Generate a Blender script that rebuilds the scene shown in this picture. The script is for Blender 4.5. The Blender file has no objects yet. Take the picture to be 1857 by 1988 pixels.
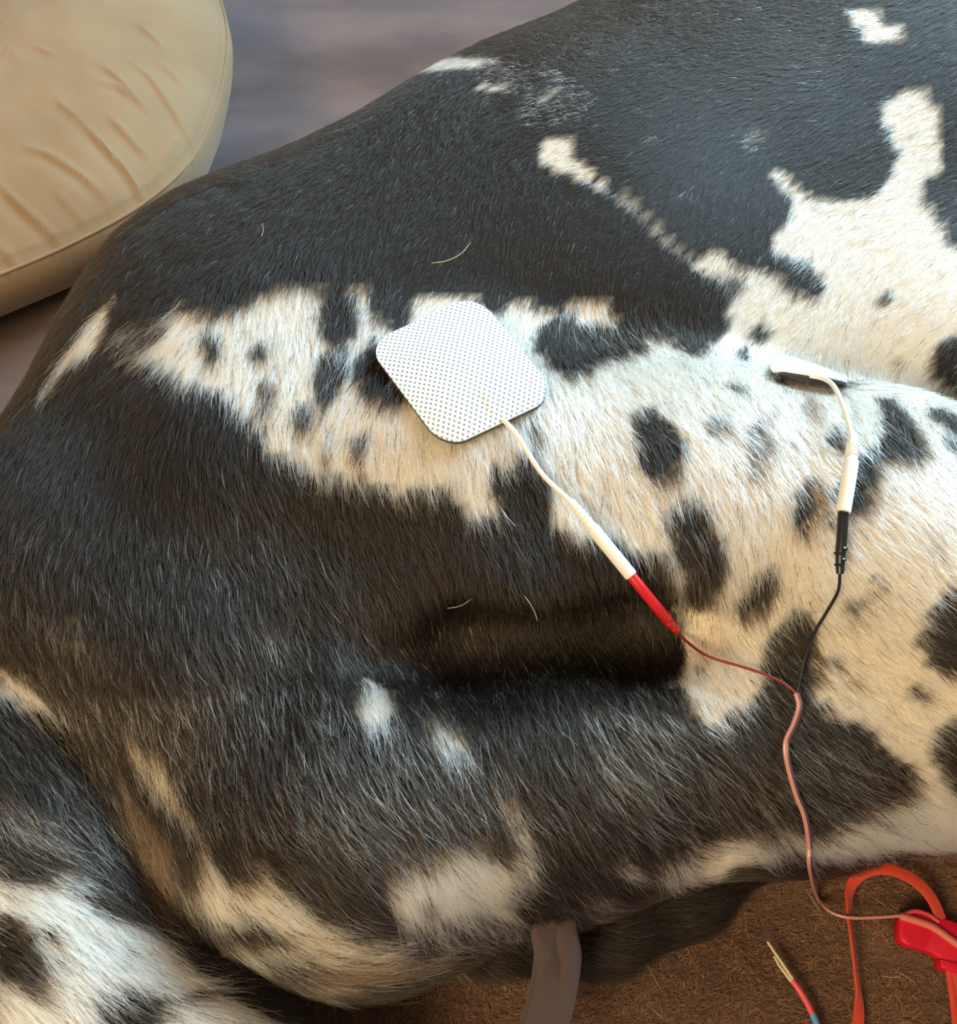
import bpy, bmesh, math, random
import numpy as np
from mathutils import Vector, Matrix

# ------------------------------------------------------------------ camera, world, lights, exposure
W, H_PX, FOC = 1857.0, 1988.0, 2000.0          # photograph size and focal length in pixels
CAM_H, TILT = 0.55, math.radians(30.0)          # camera height above the blanket, tilt from straight down
sc = bpy.context.scene
COL = sc.collection
cd = bpy.data.cameras.new('camera')
cam = bpy.data.objects.new('camera', cd)
COL.objects.link(cam)
cam.location = (0, 0, CAM_H)
cam.rotation_euler = (TILT, 0, 0)
cd.sensor_fit = 'VERTICAL'
cd.sensor_height = 24.0
cd.lens = 24.0 * FOC / H_PX
cd.clip_start = 0.01
sc.camera = cam
sc.view_settings.view_transform = 'Standard'
sc.view_settings.look = 'None'
sc.view_settings.gamma = 1.0
sc.view_settings.use_curve_mapping = False
sc.view_settings.exposure = 0.0

world = bpy.data.worlds.new('room_light')
sc.world = world
world.use_nodes = True
bgn = world.node_tree.nodes['Background']
bgn.inputs[0].default_value = (1.0, 0.83, 0.60, 1)
bgn.inputs[1].default_value = 0.35

def area(name, loc, target, sx, sy, power, col):
    l = bpy.data.lights.new(name, 'AREA')
    l.shape = 'RECTANGLE'; l.size = sx; l.size_y = sy
    l.energy = power; l.color = col
    o = bpy.data.objects.new(name, l); COL.objects.link(o)
    o.location = loc
    d = Vector(target) - Vector(loc)
    o.rotation_euler = d.to_track_quat('-Z', 'Y').to_euler()
    return o
# daylight window on the far right side of the room, warm ceiling lamp behind the viewer
area('window_daylight', (1.25, 1.40, 1.28), (0.15, 0.3, 0.1), 0.9, 0.9, 98, (0.52, 0.81, 1.0))
area('room_lamp', (-1.1, -1.15, 1.7), (0.1, 0.3, 0.1), 0.8, 0.8, 50, (1.0, 0.765, 0.42))

# ------------------------------------------------------------------ helpers
CS, SN = math.cos(TILT), math.sin(TILT)
def P(u, v, z):
    """point of the room at height z that the photograph shows at pixel (u, v)"""
    a, b = (u - W/2)/FOC, (v - H_PX/2)/FOC
    r = np.array([a, SN - b*CS, -CS - b*SN])
    s = (z - CAM_H)/r[2]
    return np.array([0, 0, CAM_H]) + s*r
def pix(p):
    """coordinates in the measuring frame of points p (n,3)"""
    p = np.asarray(p, float)
    q = p - np.array([0, 0, CAM_H])
    xr = q[:, 0]; up = q[:, 1]*CS + q[:, 2]*SN; f = q[:, 1]*SN - q[:, 2]*CS
    f = np.maximum(f, 0.02)
    return np.stack([W/2 + FOC*xr/f, H_PX/2 - FOC*up/f], 1)

def tag(o, label=None, cat=None, group=None, kind=None):
    if label: o['label'] = label
    if cat: o['category'] = cat
    if group: o['group'] = group
    if kind: o['kind'] = kind
    return o
def empty(name, loc):
    o = bpy.data.objects.new(name, None); COL.objects.link(o)
    o.location = loc; o.empty_display_size = 0.02
    return o
def link(name, me, mat=None, parent=None):
    o = bpy.data.objects.new(name, me); COL.objects.link(o)
    if mat: me.materials.append(mat)
    if parent is not None:
        o.parent = parent
        o.matrix_parent_inverse = Matrix.Translation(-parent.location)
    return o
def mesh_np(name, v, f, smooth=True):
    me = bpy.data.meshes.new(name)
    me.from_pydata([tuple(x) for x in v], [], [tuple(x) for x in f])
    me.update()
    if smooth: me.polygons.foreach_set('use_smooth', [True]*len(me.polygons))
    return me
def smin(a, b, k):
    h = np.clip(0.5 + 0.5*(b - a)/k, 0, 1)
    return b*(1-h) + a*h - k*h*(1-h)
def chain(p, pts):
    """tapered capsule chain; pts: list of (xyz, radius)"""
    out = None
    for (a, ra), (b, rb) in zip(pts[:-1], pts[1:]):
        a = np.asarray(a); b = np.asarray(b); ab = b - a
        t = np.clip(((p - a) @ ab)/(ab @ ab), 0, 1)
        q = a + t[:, None]*ab
        d = np.sqrt(((p - q)**2).sum(1)) - (ra + t*(rb - ra))
        out = d if out is None else smin(out, d, 0.02)
    return out
def ellip(p, c, r, rot=None):
    q = p - np.asarray(c)
    if rot is not None: q = q @ rot
    r = np.asarray(r)
    k0 = np.sqrt(((q/r)**2).sum(1)); k1 = np.sqrt(((q/(r*r))**2).sum(1))
    return k0*(k0 - 1)/np.maximum(k1, 1e-9)

# ------------------------------------------------------------------ the dog's body: one smooth closed surface
def PZ(lst): return [(P(u, v, z), r) for u, v, z, r in lst]
TORSO = PZ([(315,1060,.085,.101), (585,735,.100,.124), (1130,505,.110,.144), (1640,240,.115,.155)])
TORSO.append((np.array([.60,.71,.120]), .172))
TORSO.append((np.array([.70,.80,.120]), .140))
BELLY = PZ([(1350,690,.092,.074), (1750,715,.086,.081), (2120,640,.090,.090)])
BELLY.append((np.array([.50, .56, .095]), .095))
RUMP = PZ([(250,1180,.075,.080), (480,1290,.085,.075), (640,1310,.085,.062)])
THIGH = PZ([(560,960,.105,.085), (900,945,.117,.080), (1330,1000,.122,.071), (1680,1080,.124,.073), (1920,1225,.121,.070), (2300,1420,.119,.064)])
KNEE = PZ([(1560,1190,.110,.058), (1857,1280,.105,.062), (2100,1330,.10,.060)])
SHIN = PZ([(400,1510,.065,.064), (700,1540,.080,.078), (1050,1470,.080,.068), (1500,1390,.085,.064), (1950,1370,.085,.060)])
TAIL = PZ([(-25,1250,.075,.048), (5,1450,.082,.050), (55,1650,.082,.050), (128,1850,.076,.049), (390,2085,.060,.041), (560,2300,.045,.036)])
FAR = PZ([(950,1775,.026,.025), (1170,1764,.025,.0245), (1320,1712,.024,.0215), (1420,1630,.024,.017), (1600,1585,.03,.020), (1950,1560,.03,.020)])  # far leg; right end drawn on as a dark strip for the shadow gap
SHELF = PZ([(620,1165,.118,.044), (1000,1160,.127,.045), (1300,1125,.131,.045)])
HOLLOW = PZ([(735,1285,.157,.004), (900,1252,.152,.013), (1230,1226,.149,.015), (1350,1212,.156,.007)])
A3 = np.array
NECK = [(A3([.66, .76, .12]), .115), (A3([.80, .90, .12]), .085), (A3([.90, .97, .115]), .074), (A3([.99, .98, .10]), .066), (A3([1.07, .955, .075]), .046), (A3([1.14, .93, .06]), .040)]
EAR = [(A3([.89, 1.02, .165]), .014), (A3([.94, 1.06, .13]), .022), (A3([.98, 1.08, .09]), .012)]
FORE = [[(A3([.66, .64, .085]), .075), (A3([.84, .52, .06]), .042), (A3([1.00, .50, .04]), .028), (A3([1.10, .47, .03]), .028)],
        [(A3([.68, .66, .05]), .055), (A3([.90, .62, .045]), .036), (A3([1.04, .63, .035]), .027), (A3([1.14, .61, .03]), .028)]]
def sdf(p):
    q = p.copy(); q[:, 2] = .115 + (q[:, 2] - .115)*1.42                # a deep chest lies flattened on its side
    d = chain(q, TORSO)*.80
    d = smin(d, chain(p, BELLY), 0.04)
    d = smin(d, chain(p, RUMP), 0.03)
    d = smin(d, chain(p, THIGH), 0.020)
    d = smin(d, chain(p, SHELF), 0.020)
    d = smin(d, chain(p, SHIN), 0.016)
    d = smin(d, chain(p, KNEE), 0.030)
    d = -smin(-d, chain(p, HOLLOW), 0.020)            # the hollow between thigh and shank
    d = smin(d, chain(p, TAIL), 0.008)
    d = smin(d, chain(p, FAR), 0.006)
    far = p[:, 0] > .45                                  # forehand, outside the photograph
    if far.any():
        o = p[far]; e = smin(d[far], chain(o, NECK), .04)
        for c in FORE: e = smin(e, chain(o, c), .02)
        d[far] = smin(e, chain(o, EAR), .006)
    return -smin(-d, p[:, 2] - 0.001, 0.008)          # rests on the blanket
def surface(fn, lo, hi, h):
    n = [int(math.ceil((b - a)/h)) + 1 for a, b in zip(lo, hi)]
    ax = [lo[i] + h*np.arange(n[i]) for i in range(3)]
    G = np.stack(np.meshgrid(*ax, indexing='ij'), -1).reshape(-1, 3)
    D = np.empty(len(G))
    for s in range(0, len(G), 400000): D[s:s+400000] = fn(G[s:s+400000])
    D = D.reshape(n)
    ins = D < 0
    c = [(i, j, k) for i in (0, 1) for j in (0, 1) for k in (0, 1)]
    m = [x - 1 for x in n]
    cnt = sum(ins[i:i+m[0], j:j+m[1], k:k+m[2]].astype(np.int8) for i, j, k in c)
    cells = np.argwhere((cnt > 0) & (cnt < 8))
    idx = -np.ones(m, int); idx[tuple(cells.T)] = np.arange(len(cells))
    acc = np.zeros((len(cells), 3)); w = np.zeros(len(cells))
    edges = [(a, b) for a in range(8) for b in range(a+1, 8) if sum(abs(c[a][q]-c[b][q]) for q in range(3)) == 1]
    val = np.stack([D[tuple((cells + np.array(o)).T)] for o in c], 1)
    for a, b in edges:
        va, vb = val[:, a], val[:, b]; s = (va < 0) != (vb < 0)
        t = np.where(s, va/np.where(s, va - vb, 1), 0)
        pt = np.array(c[a])[None]*(1-t)[:, None] + np.array(c[b])[None]*t[:, None]
        acc += np.where(s[:, None], pt, 0); w += s
    V = np.array(lo) + h*(cells + acc/w[:, None])
    F = []
    for d in range(3):
        e = [1, 1, 1]; e[d] = 0
        u_, v_ = [q for q in range(3) if q != d]
        sl0 = [slice(1, None)]*3; sl0[d] = slice(0, m[d])
        A = ins[tuple(slice(1, m[q]) if q != d else slice(0, m[q]) for q in range(3))]
        B = ins[tuple(slice(1, m[q]) if q != d else slice(1, m[q]+1) for q in range(3))]
        w_ = np.argwhere(A != B)
        if not len(w_): continue
        sgn = A[tuple(w_.T)]
        base = w_.copy()
        for q in (u_, v_): base[:, q] += 1
        def cell(du, dv):
            z = base.copy(); z[:, u_] -= du; z[:, v_] -= dv
            return idx[tuple(z.T)]
        qd = np.stack([cell(1, 1), cell(0, 1), cell(0, 0), cell(1, 0)], 1)
        flip = sgn if d != 1 else ~sgn
        qd = np.where(flip[:, None], qd, qd[:, ::-1])
        F.append(qd)
    return V, np.concatenate(F)
def grad(fn, p, e=0.0008):
    g = np.empty_like(p)
    for q in range(3):
        o = np.zeros(3); o[q] = e
        g[:, q] = (fn(p + o) - fn(p - o))/(2*e)
    return g/np.maximum(np.linalg.norm(g, axis=1, keepdims=True), 1e-9)
V, F = surface(sdf, (-.42, -.16, -.008), (1.21, 1.13, .29), 0.005)
for _ in range(2):
    V -= grad(sdf, V)*sdf(V)[:, None]
# ------------------------------------------------------------------ coat: markings, hair direction
rng = np.random.default_rng(7)
CR = {1:(0,0,1.997), 2:(930,0,2.003), 3:(0,560,2.653), 4:(600,540,2.653), 5:(1200,600,2.826), 6:(0,1250,2.694), 7:(600,1250,2.694), 8:(1200,1250,2.694), 0:(0,0,1.0)}
BLACK, WHITE, TAN, BROWN, GREY = 0, 1, 2, 3, 4
COAT = []        # (share of pale hair, pale tone, dark tone, outline)
def patch(w, cr, pts, pale=WHITE, dark=BLACK):
    x, y, s = CR[cr]
    COAT.append((w, pale, dark, np.array([(x + a/s, y + b/s) for a, b in pts])))
def spot(w, cr, cx, cy, rx, ry, ang=0, pale=WHITE, dark=BLACK):
    t = np.linspace(0, 2*np.pi, 15)[:-1]; a = math.radians(ang)
    k = 1 + .13*np.sin(3*t + cx) + .1*np.sin(5*t + cy)
    x, y = rx*np.cos(t)*k, ry*np.sin(t)*k
    patch(w, cr, list(zip(cx + x*math.cos(a) - y*math.sin(a), cy + x*math.sin(a) + y*math.cos(a))), pale, dark)
# roan areas first
patch(.06, 0, [(-200,1000),(500,1000),(760,1150),(1330,1330),(1350,1700),(-200,2100)])
patch(.21, 7, [(-1600,250),(0,150),(700,500),(1100,620),(1100,1000),(400,1150),(0,1000),(-700,900),(-1000,500)])
patch(.26, 7, [(1400,330),(1751,200),(2100,500),(2300,700),(2300,950),(1751,1000),(1500,800),(1380,560)], TAN)
patch(.10, 7, [(1050,700),(1751,950),(1751,1130),(1250,1130)])
# flank
patch(.96, 2, [(1640,360),(1580,395),(1575,480),(1640,590),(1600,690),(1530,765),(1400,775),(1300,770),(1230,715),(1180,655),(1140,665),(1170,710),(1225,780),(1190,880),(1140,935),(1130,1000),(1060,1035),(1000,1050),(960,985),(850,1000),(790,965),(830,1030),(890,1070),(950,1090),(985,1150),(975,1200),(990,1260),(941,1302),(845,1382),(1200,1520),(1990,1790),(1990,960),(1850,960),(1790,860),(1720,780),(1740,700),(1810,650),(1810,560),(1790,430),(1720,345)])
patch(.06, 2, [(1130,960),(1230,1010),(1310,1040),(1345,1110),(1320,1170),(1240,1140),(1180,1090),(1100,1040),(1020,1030),(1060,985)])
spot(.35, 2, 1000, 1110, 50, 40)
spot(.12, 2, 1585, 1160, 32, 24); spot(.5, 5, 1550, 300, 40, 26); spot(.2, 5, 785, 125, 50, 62, -20); spot(.2, 5, 690, 238, 36, 44)
patch(.04, 5, [(1900,140),(1800,160),(1735,220),(1725,320),(1780,420),(1900,480)])
patch(.03, 5, [(1690,560),(1740,530),(1800,550),(1900,620),(1900,720),(1820,660),(1740,610)])
patch(.04, 2, [(1990,640),(1830,655),(1745,705),(1730,775),(1795,860),(1840,950),(1990,960)])
patch(.92, 2, [(1430,30),(1540,40),(1580,90),(1640,100),(1655,140),(1560,168),(1500,150),(1470,90)])
patch(.93, 2, [(250,545),(330,530),(370,560),(375,610),(430,650),(470,690),(540,740),(550,762),(490,740),(430,710),(340,665),(260,640),(240,600)])
patch(.45, 2, [(520,735),(560,745),(640,805),(700,875),(770,940),(840,1000),(800,1000),(730,950),(660,890),(600,825),(530,762)])
patch(.24, 2, [(0,215),(330,270),(480,380),(380,480),(220,500),(150,430),(200,400),(100,345),(0,350)])
patch(.75, 2, [(0,322),(60,325),(130,340),(60,352),(0,348)]); patch(.7, 2, [(0,226),(45,228),(70,240),(20,248),(0,247)]); patch(.5, 2, [(200,390),(290,355),(330,350),(270,385)])
spot(.3, 2, 1075, 540, 40, 45, 45); spot(.25, 2, 700, 540, 60, 14); spot(.2, 2, 820, 755, 40, 16)
patch(.95, 1, [(1500,300),(1560,270),(1640,240),(1720,224),(1790,218),(1870,232),(1870,258),(1740,266),(1640,278),(1560,298)])
# rump flash and saddle band
patch(.97, 3, [(605,40),(565,105),(575,160),(535,270),(475,335),(385,370),(330,425),(262,535),(215,600),(248,520),(300,425),(350,335),(400,255),(470,165),(530,100)])
BAND = [(220,658),(241,630),(286,622),(313,612),(339,592),(377,596),(415,609),(445,600),(479,584),(524,566),(580,545),(612,555),(640,560),(700,560),(760,570),(800,598),(812,572),(826,582),(838,562),(864,574),(884,566),(905,586),(920,577),(945,600),(969,606),(996,582),(1033,589),(1056,612),(1090,600),(1105,585),(1146,574),(1180,581),(1186,616),(1210,630),(1238,648),(1285,660),(1330,682),(1420,708),(1500,720),(1600,733),(1680,743),(1760,798),(1900,865),(1900,1642),(1700,1652),(1560,1664),
 (1356,1424),(1348,1391),(1330,1346),(1311,1317),(1322,1291),(1331,1272),(1320,1223),(1310,1180),(1300,1080),(1275,1075),(1241,1079),(1203,1049),(1158,1026),(1128,1045),(1060,1015),(1067,958),(1064,936),(1049,898),(1022,872),(1000,879),(988,913),(962,906),(947,917),(954,951),(977,989),(939,996),(913,1007),(894,973),(879,947),(826,947),(796,943),(766,955),(743,940),(706,928),(690,936),(649,913),(615,932),(600,902),(584,903),(558,884),(516,877),(509,846),(494,820),(471,809),(452,786),(426,760),(392,748),(354,745),(339,722),(313,707),(279,688),(256,669)]
patch(.96, 0, BAND)
patch(.35, 0, [(215,665),(241,630),(313,610),(345,625),(300,670),(262,680)])
patch(.04, 4, [(60,40),(250,70),(255,250),(200,330),(90,325),(50,200)]); patch(.04, 4, [(320,30),(560,30),(525,230),(450,265),(400,215),(320,190)])
patch(.05, 4, [(1190,235),(1260,185),(1360,195),(1480,235),(1600,220),(1700,285),(1740,345),(1600,410),(1480,420),(1420,490),(1300,500),(1230,440),(1190,370),(1140,340)])
patch(.05, 4, [(250,390),(350,270),(430,450),(520,620),(420,650),(300,610),(240,500)])
spot(.12, 3, 1090, 290, 40, 90, -8); spot(.08, 3, 1330, 300, 48, 46); spot(.18, 3, 1700, 440, 85, 150, 15); spot(.1, 3, 1560, 650, 48, 90, 10); spot(.3, 3, 1380, 520, 40, 80); spot(.45, 3, 1370, 600, 30, 60)
spot(.1, 4, 260, 865, 44, 72); spot(.4, 4, 1160, 760, 36, 80); spot(.5, 4, 90, 880, 30, 60)
patch(.04, 5, [(50,570),(130,520),(220,550),(300,640),(345,740),(325,860),(255,915),(170,935),(110,840),(85,700)])
patch(.3, 5, [(480,600),(600,580),(600,640),(540,690),(490,660)])
patch(.30, 5, [(675,640),(770,595),(845,680),(835,780),(785,850),(785,960),(720,930),(680,830),(690,720)], WHITE, BROWN)
spot(.55, 5, 1030, 540, 48, 66, 0, WHITE, BROWN); spot(.08, 5, 1180, 700, 46, 66); spot(.45, 5, 945, 705, 26, 26); spot(.55, 5, 820, 570, 30, 20)
patch(.05, 5, [(1030,890),(1085,930),(1105,1040),(1065,1130),(1010,1215),(955,1205),(960,1060),(1000,980)]); spot(.35, 5, 1150, 1160, 26, 46)
patch(.03, 5, [(870,1430),(875,1510),(825,1600),(740,1660),(650,1685),(635,1620),(690,1540),(760,1440),(820,1385)])
patch(.08, 5, [(1420,480),(1500,490),(1590,570),(1680,700),(1695,780),(1625,835),(1500,835),(1420,825),(1370,780),(1440,650)])
patch(.06, 5, [(1170,960),(1250,890),(1310,780),(1430,820),(1400,960),(1370,1050),(1300,1115),(1220,1095),(1155,1050)])
patch(.2, 5, [(1740,660),(1900,720),(1900,800),(1800,750)]); spot(.35, 5, 905, 400, 50, 22, 40); patch(.3, 5, [(1060,375),(1260,400),(1250,470),(1160,450)]); spot(.4, 5, 640, 420, 60, 20, 15)
patch(.04, 5, [(1990,1450),(1780,1560),(1685,1680),(1635,1830),(1700,1970),(1990,2040)])
spot(.2, 5, 1400, 1510, 32, 48, 20); spot(.35, 5, 1300, 1640, 90, 30, -35); spot(.6, 5, 1750, 1340, 34, 30); spot(.5, 5, 1225, 1752, 12, 8)
patch(.06, 5, [(240,1150),(300,1060),(400,1030),(480,1080),(525,1200),(580,1300),(592,1400),(545,1540),(470,1615),(375,1655),(360,1500),(345,1400),(315,1280),(255,1200)])
patch(.05, 5, [(80,1350),(170,1300),(255,1310),(285,1500),(295,1650),(330,1800),(100,1800),(0,1500)])
patch(.06, 0, [(1554,1180),(1575,1194),(1579,1237),(1590,1300),(1572,1320),(1556,1343),(1605,1361),(1605,1387),(1657,1398),(1690,1424),(1720,1465),(1768,1488),(1772,1510),(1749,1532),(1690,1573),(1638,1584),(1590,1620),(1515,1608),(1408,1620),(1371,1628),(1341,1655),(1290,1640),(1290,1480),(1356,1424),(1378,1406),(1408,1398),(1430,1376),(1460,1350),(1475,1320),(1475,1280),(1482,1243),(1472,1272),(1483,1237),(1508,1212),(1529,1194)])
patch(.22, 0, [(1300,1500),(1500,1450),(1640,1420),(1740,1490),(1700,1560),(1600,1610),(1400,1620),(1300,1640)], TAN)
patch(.85, 8, [(480,1010),(560,985),(700,1000),(800,960),(880,940),(920,960),(900,1030),(820,1090),(740,1140),(600,1160),(540,1200),(440,1250),(330,1250),(200,1260),(165,1160),(250,1110),(380,1080)])
patch(.08, 8, [(1640,440),(1700,420),(1900,340),(1900,830),(1720,760),(1660,690),(1625,560)])
spot(.12, 8, 1560, 250, 46, 36, 40); spot(.5, 8, 420, 115, 30, 20); spot(.6, 8, 1230, 190, 70, 26, 25); spot(.4, 8, 1110, 75, 40, 30)
# lower thigh
patch(.96, 7, [(270,205),(340,185),(395,230),(432,290),(412,370),(350,445),(290,425),(230,330),(228,280)])
patch(.85, 7, [(605,395),(660,360),(720,420),(800,470),(885,585),(830,590),(740,560),(670,550),(620,480)])
patch(.4, 7, [(400,450),(450,540),(445,650),(415,560)]); patch(.3, 7, [(0,320),(30,350),(30,480),(0,450)])
patch(.96, 7, [(345,1190),(410,1140),(540,1120),(640,1110),(700,1030),(800,1040),(900,1050),(960,1100),(1005,1165),(1040,1080),(1060,1000),(1035,920),(1065,770),(1110,850),(1095,930),(1150,1060),(1175,1130),(1100,1210),(1040,1280),(1000,1340),(1110,1430),(1050,1440),(900,1400),(760,1440),(600,1450),(500,1470),(430,1410),(380,1290)])
patch(.4, 7, [(330,950),(380,1000),(390,1090),(340,1050)]); spot(.3, 7, 620, 1340, 50, 26, 20)
patch(.45, 7, [(450,1475),(700,1440),(1100,1420),(1170,1490),(900,1600),(500,1570)])
patch(.85, 7, [(-60,1440),(150,1530),(400,1600),(460,1640),(200,1660),(-60,1680),(-200,1600)], TAN)
patch(.28, 7, [(-100,1660),(300,1650),(600,1590),(760,1620),(560,1730),(100,1810),(-200,1760)], TAN, BROWN)
patch(.8, 7, [(1560,1180),(1640,1110),(1700,1180),(1695,1245),(1620,1220)]); patch(.4, 7, [(1650,950),(1760,930),(1760,1010)], TAN); patch(.35, 7, [(1400,1300),(1520,1320),(1570,1360),(1420,1460)])
patch(.7, 6, [(670,440),(760,560),(830,500),(860,640),(905,720),(945,830),(1045,930),(1030,980),(950,900),(860,790),(760,700),(690,640)], TAN)
patch(.12, 6, [(560,560),(620,640),(680,760),(780,880),(880,1000),(900,1200),(1000,1350),(1100,1450),(900,1500),(780,1400),(700,1200),(660,950),(590,750)], TAN, BROWN)
patch(.30, 6, [(900,1150),(1040,1250),(1150,1440),(1000,1500),(880,1350)], TAN)
patch(.85, 6, [(1040,1050),(1110,1100),(1130,1190),(1250,1240),(1310,1200),(1350,1090),(1420,1230),(1530,1300),(1600,1400),(1760,1480),(1500,1500),(1350,1440),(1250,1390),(1180,1430),(1080,1400),(1000,1280),(1020,1180)])
patch(.8, 6, [(1130,1540),(1300,1560),(1500,1490),(1560,1550),(1300,1640),(1180,1610)]); patch(.25, 6, [(900,1550),(1200,1650),(1560,1600),(1560,1720),(1200,1760)], TAN)
patch(.04, 6, [(1130,880),(1210,860),(1290,980),(1330,1100),(1290,1220),(1220,1230),(1120,1150),(1090,1030)])
# tail root and tail
patch(.9, 6, [(-60,140),(20,90),(60,150),(150,190),(240,300),(262,365),(190,385),(100,320),(-60,260)]); patch(.4, 6, [(130,385),(240,430),(275,470),(200,445)])
patch(.22, 6, [(150,300),(520,560),(600,700),(680,1150),(560,1250),(350,1080),(230,800)])
patch(.4, 6, [(-60,790),(90,800),(200,880),(330,1000),(400,1100),(300,1100),(150,1030),(-60,1000)], TAN)
patch(.96, 6, [(-300,1190),(0,1205),(100,1250),(200,1230),(330,1165),(470,1190),(350,1270),(440,1360),(600,1415),(780,1450),(860,1570),(1000,1690),(1150,1840),(1600,2060),(1600,2500),(0,2500),(-300,1700)])
patch(.05, 6, [(-300,1380),(0,1390),(60,1420),(150,1540),(195,1640),(205,1760),(140,1850),(60,1760),(-100,1690)]); patch(.06, 6, [(475,1850),(600,1795),(740,1820),(835,1825),(790,1920),(785,2000),(700,2150),(520,2100),(500,1920)])
patch(.05, 6, [(345,1285),(450,1205),(560,1250),(680,1330),(780,1425),(640,1410),(480,1365)]); spot(.15, 6, 235, 1505, 60, 26, 20); patch(.35, 6, [(850,1840),(1040,1800),(1090,1840),(960,1870)]); spot(.5, 6, 650, 1600, 30, 14)
# loose ticking
patch(.45, 3, [(330,1690),(410,1690),(430,1870),(375,1850)]); patch(.3, 3, [(1310,1700),(1470,1790),(1455,1910),(1380,1860)]); patch(.2, 3, [(180,1600),(580,1800),(560,1900),(200,1740)]); patch(.25, 3, [(1400,1790),(1470,1800),(1500,1960),(1440,1940)])

def inside(q, poly):
    x, y = q[:, 0], q[:, 1]
    r = np.zeros(len(q), bool); j = len(poly) - 1
    for i in range(len(poly)):
        xi, yi = poly[i]; xj, yj = poly[j]
        c = (yi > y) != (yj > y)
        if yi != yj: r ^= c & (x < (xj - xi)*(y - yi)/(yj - yi) + xi)
        j = i
    return r
TONE = np.array([(.0150,.0102,.0074), (.895, .885, .845), (.84, .72, .52), (.085,.052,.034), (.16,.14,.115)])
def coat(q):
    """share of pale hair and the two tones at each point of the coat"""
    w = np.full(len(q), .006); pa = np.full(len(q), WHITE); da = np.full(len(q), BLACK)
    for s, p, d, poly in COAT:
        lo, hi = poly.min(0), poly.max(0)
        m = np.where((q[:, 0] > lo[0]) & (q[:, 0] < hi[0]) & (q[:, 1] > lo[1]) & (q[:, 1] < hi[1]))[0]
        if not len(m): continue
        m = m[inside(q[m], poly)]
        w[m] = s; pa[m] = p; da[m] = d
    return w, pa, da

# direction the hair lies in, and its length in millimetres, at points all over the coat
FLOW = np.array([(1750,300,-.85,.5,6),(1500,650,-.65,.75,7),(1800,600,-.7,.7,7),(1100,60,-1,.15,5),(1500,60,-1,.2,5),(1150,250,-.9,.45,5),(1300,450,-.6,.8,5),(1000,420,-.35,.9,5),(800,330,-.45,.9,5),(850,480,-.5,.85,6),
 (600,300,-.75,.7,5),(400,420,-.75,.7,6),(250,560,-.65,.75,7),(180,650,-.55,.85,11),(320,640,-.6,.8,11),(450,650,-.1,1,10),(600,650,.05,1,10),(700,720,-.3,1,10),(900,800,.1,1,10),(60,900,-.4,.9,9),(200,1000,-.25,1,9),
 (320,1050,.1,1,9),(150,1200,.2,1,9),(500,1000,.3,1,10),(700,1100,.35,1,10),(1000,1150,.3,1,10),(1100,900,.25,1,10),(1250,750,.6,.8,9),(1350,950,.3,1,10),(1400,800,.6,.8,9),(1450,1050,.15,1,10),(1300,1150,.2,1,10),
 (1600,850,.6,.8,9),(1750,1000,.7,.8,8),(1700,1300,.8,.6,8),(1450,1300,.5,.85,9),(1550,1350,.65,.75,9),(1800,1450,.9,.5,9),(1400,1500,.6,.75,10),(1500,1610,.75,.65,13),(1750,1605,.9,.42,13),(1300,1680,.5,.85,13),
 (1100,1600,.55,.8,12),(1000,1400,.3,.95,11),(700,1400,.35,.95,11),(450,1450,.3,.95,11),(300,1600,.35,.95,12),(350,1750,.5,.85,12),(500,1800,.85,.5,13),(450,1880,1,.1,13),(650,1830,1,.1,13),(620,1720,.7,.75,12),
 (800,1750,.4,.9,13),(950,1760,.7,.6,13),(850,1880,1,-.1,14),(700,1880,1,-.3,14),(50,1350,.55,.8,10),(150,1500,.5,.85,11),(220,1650,.6,.8,12),(100,1700,.85,.5,12),(300,1850,.85,.5,13),(150,1900,.75,.6,13),
 (450,1980,.9,.4,13),(1280,1760,1,-.25,9),(1380,1700,.9,-.4,8)], float)
def flow(q):
    d = np.zeros((len(q), 3)); ws = np.zeros(len(q))
    for x, y, a, b, L in FLOW:
        w = 1/((((q[:, 0] - x)**2 + (q[:, 1] - y)**2)/1e4) + .15)**2
        n = math.hypot(a, b)
        d += w[:, None]*np.array([a/n, b/n, L]); ws += w
    d /= ws[:, None]
    n = np.hypot(d[:, 0], d[:, 1]) + 1e-6
    return d[:, :2]/n[:, None], d[:, 2]*.001
def vnoise(p, s, seed):
    """smooth value noise in -1..1"""
    r = np.random.default_rng(seed).uniform(-1, 1, 8192)
    q = p/s; i = np.floor(q).astype(np.int64); f = q - i; f = f*f*(3 - 2*f)
    out = np.zeros(len(p))
    for dx in (0, 1):
        for dy in (0, 1):
            for dz in (0, 1):
                h = ((i[:, 0]+dx)*73856093 ^ (i[:, 1]+dy)*19349663 ^ (i[:, 2]+dz)*83492791) & 8191
                out += r[h]*(f[:, 0] if dx else 1-f[:, 0])*(f[:, 1] if dy else 1-f[:, 1])*(f[:, 2] if dz else 1-f[:, 2])
    return out

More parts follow.
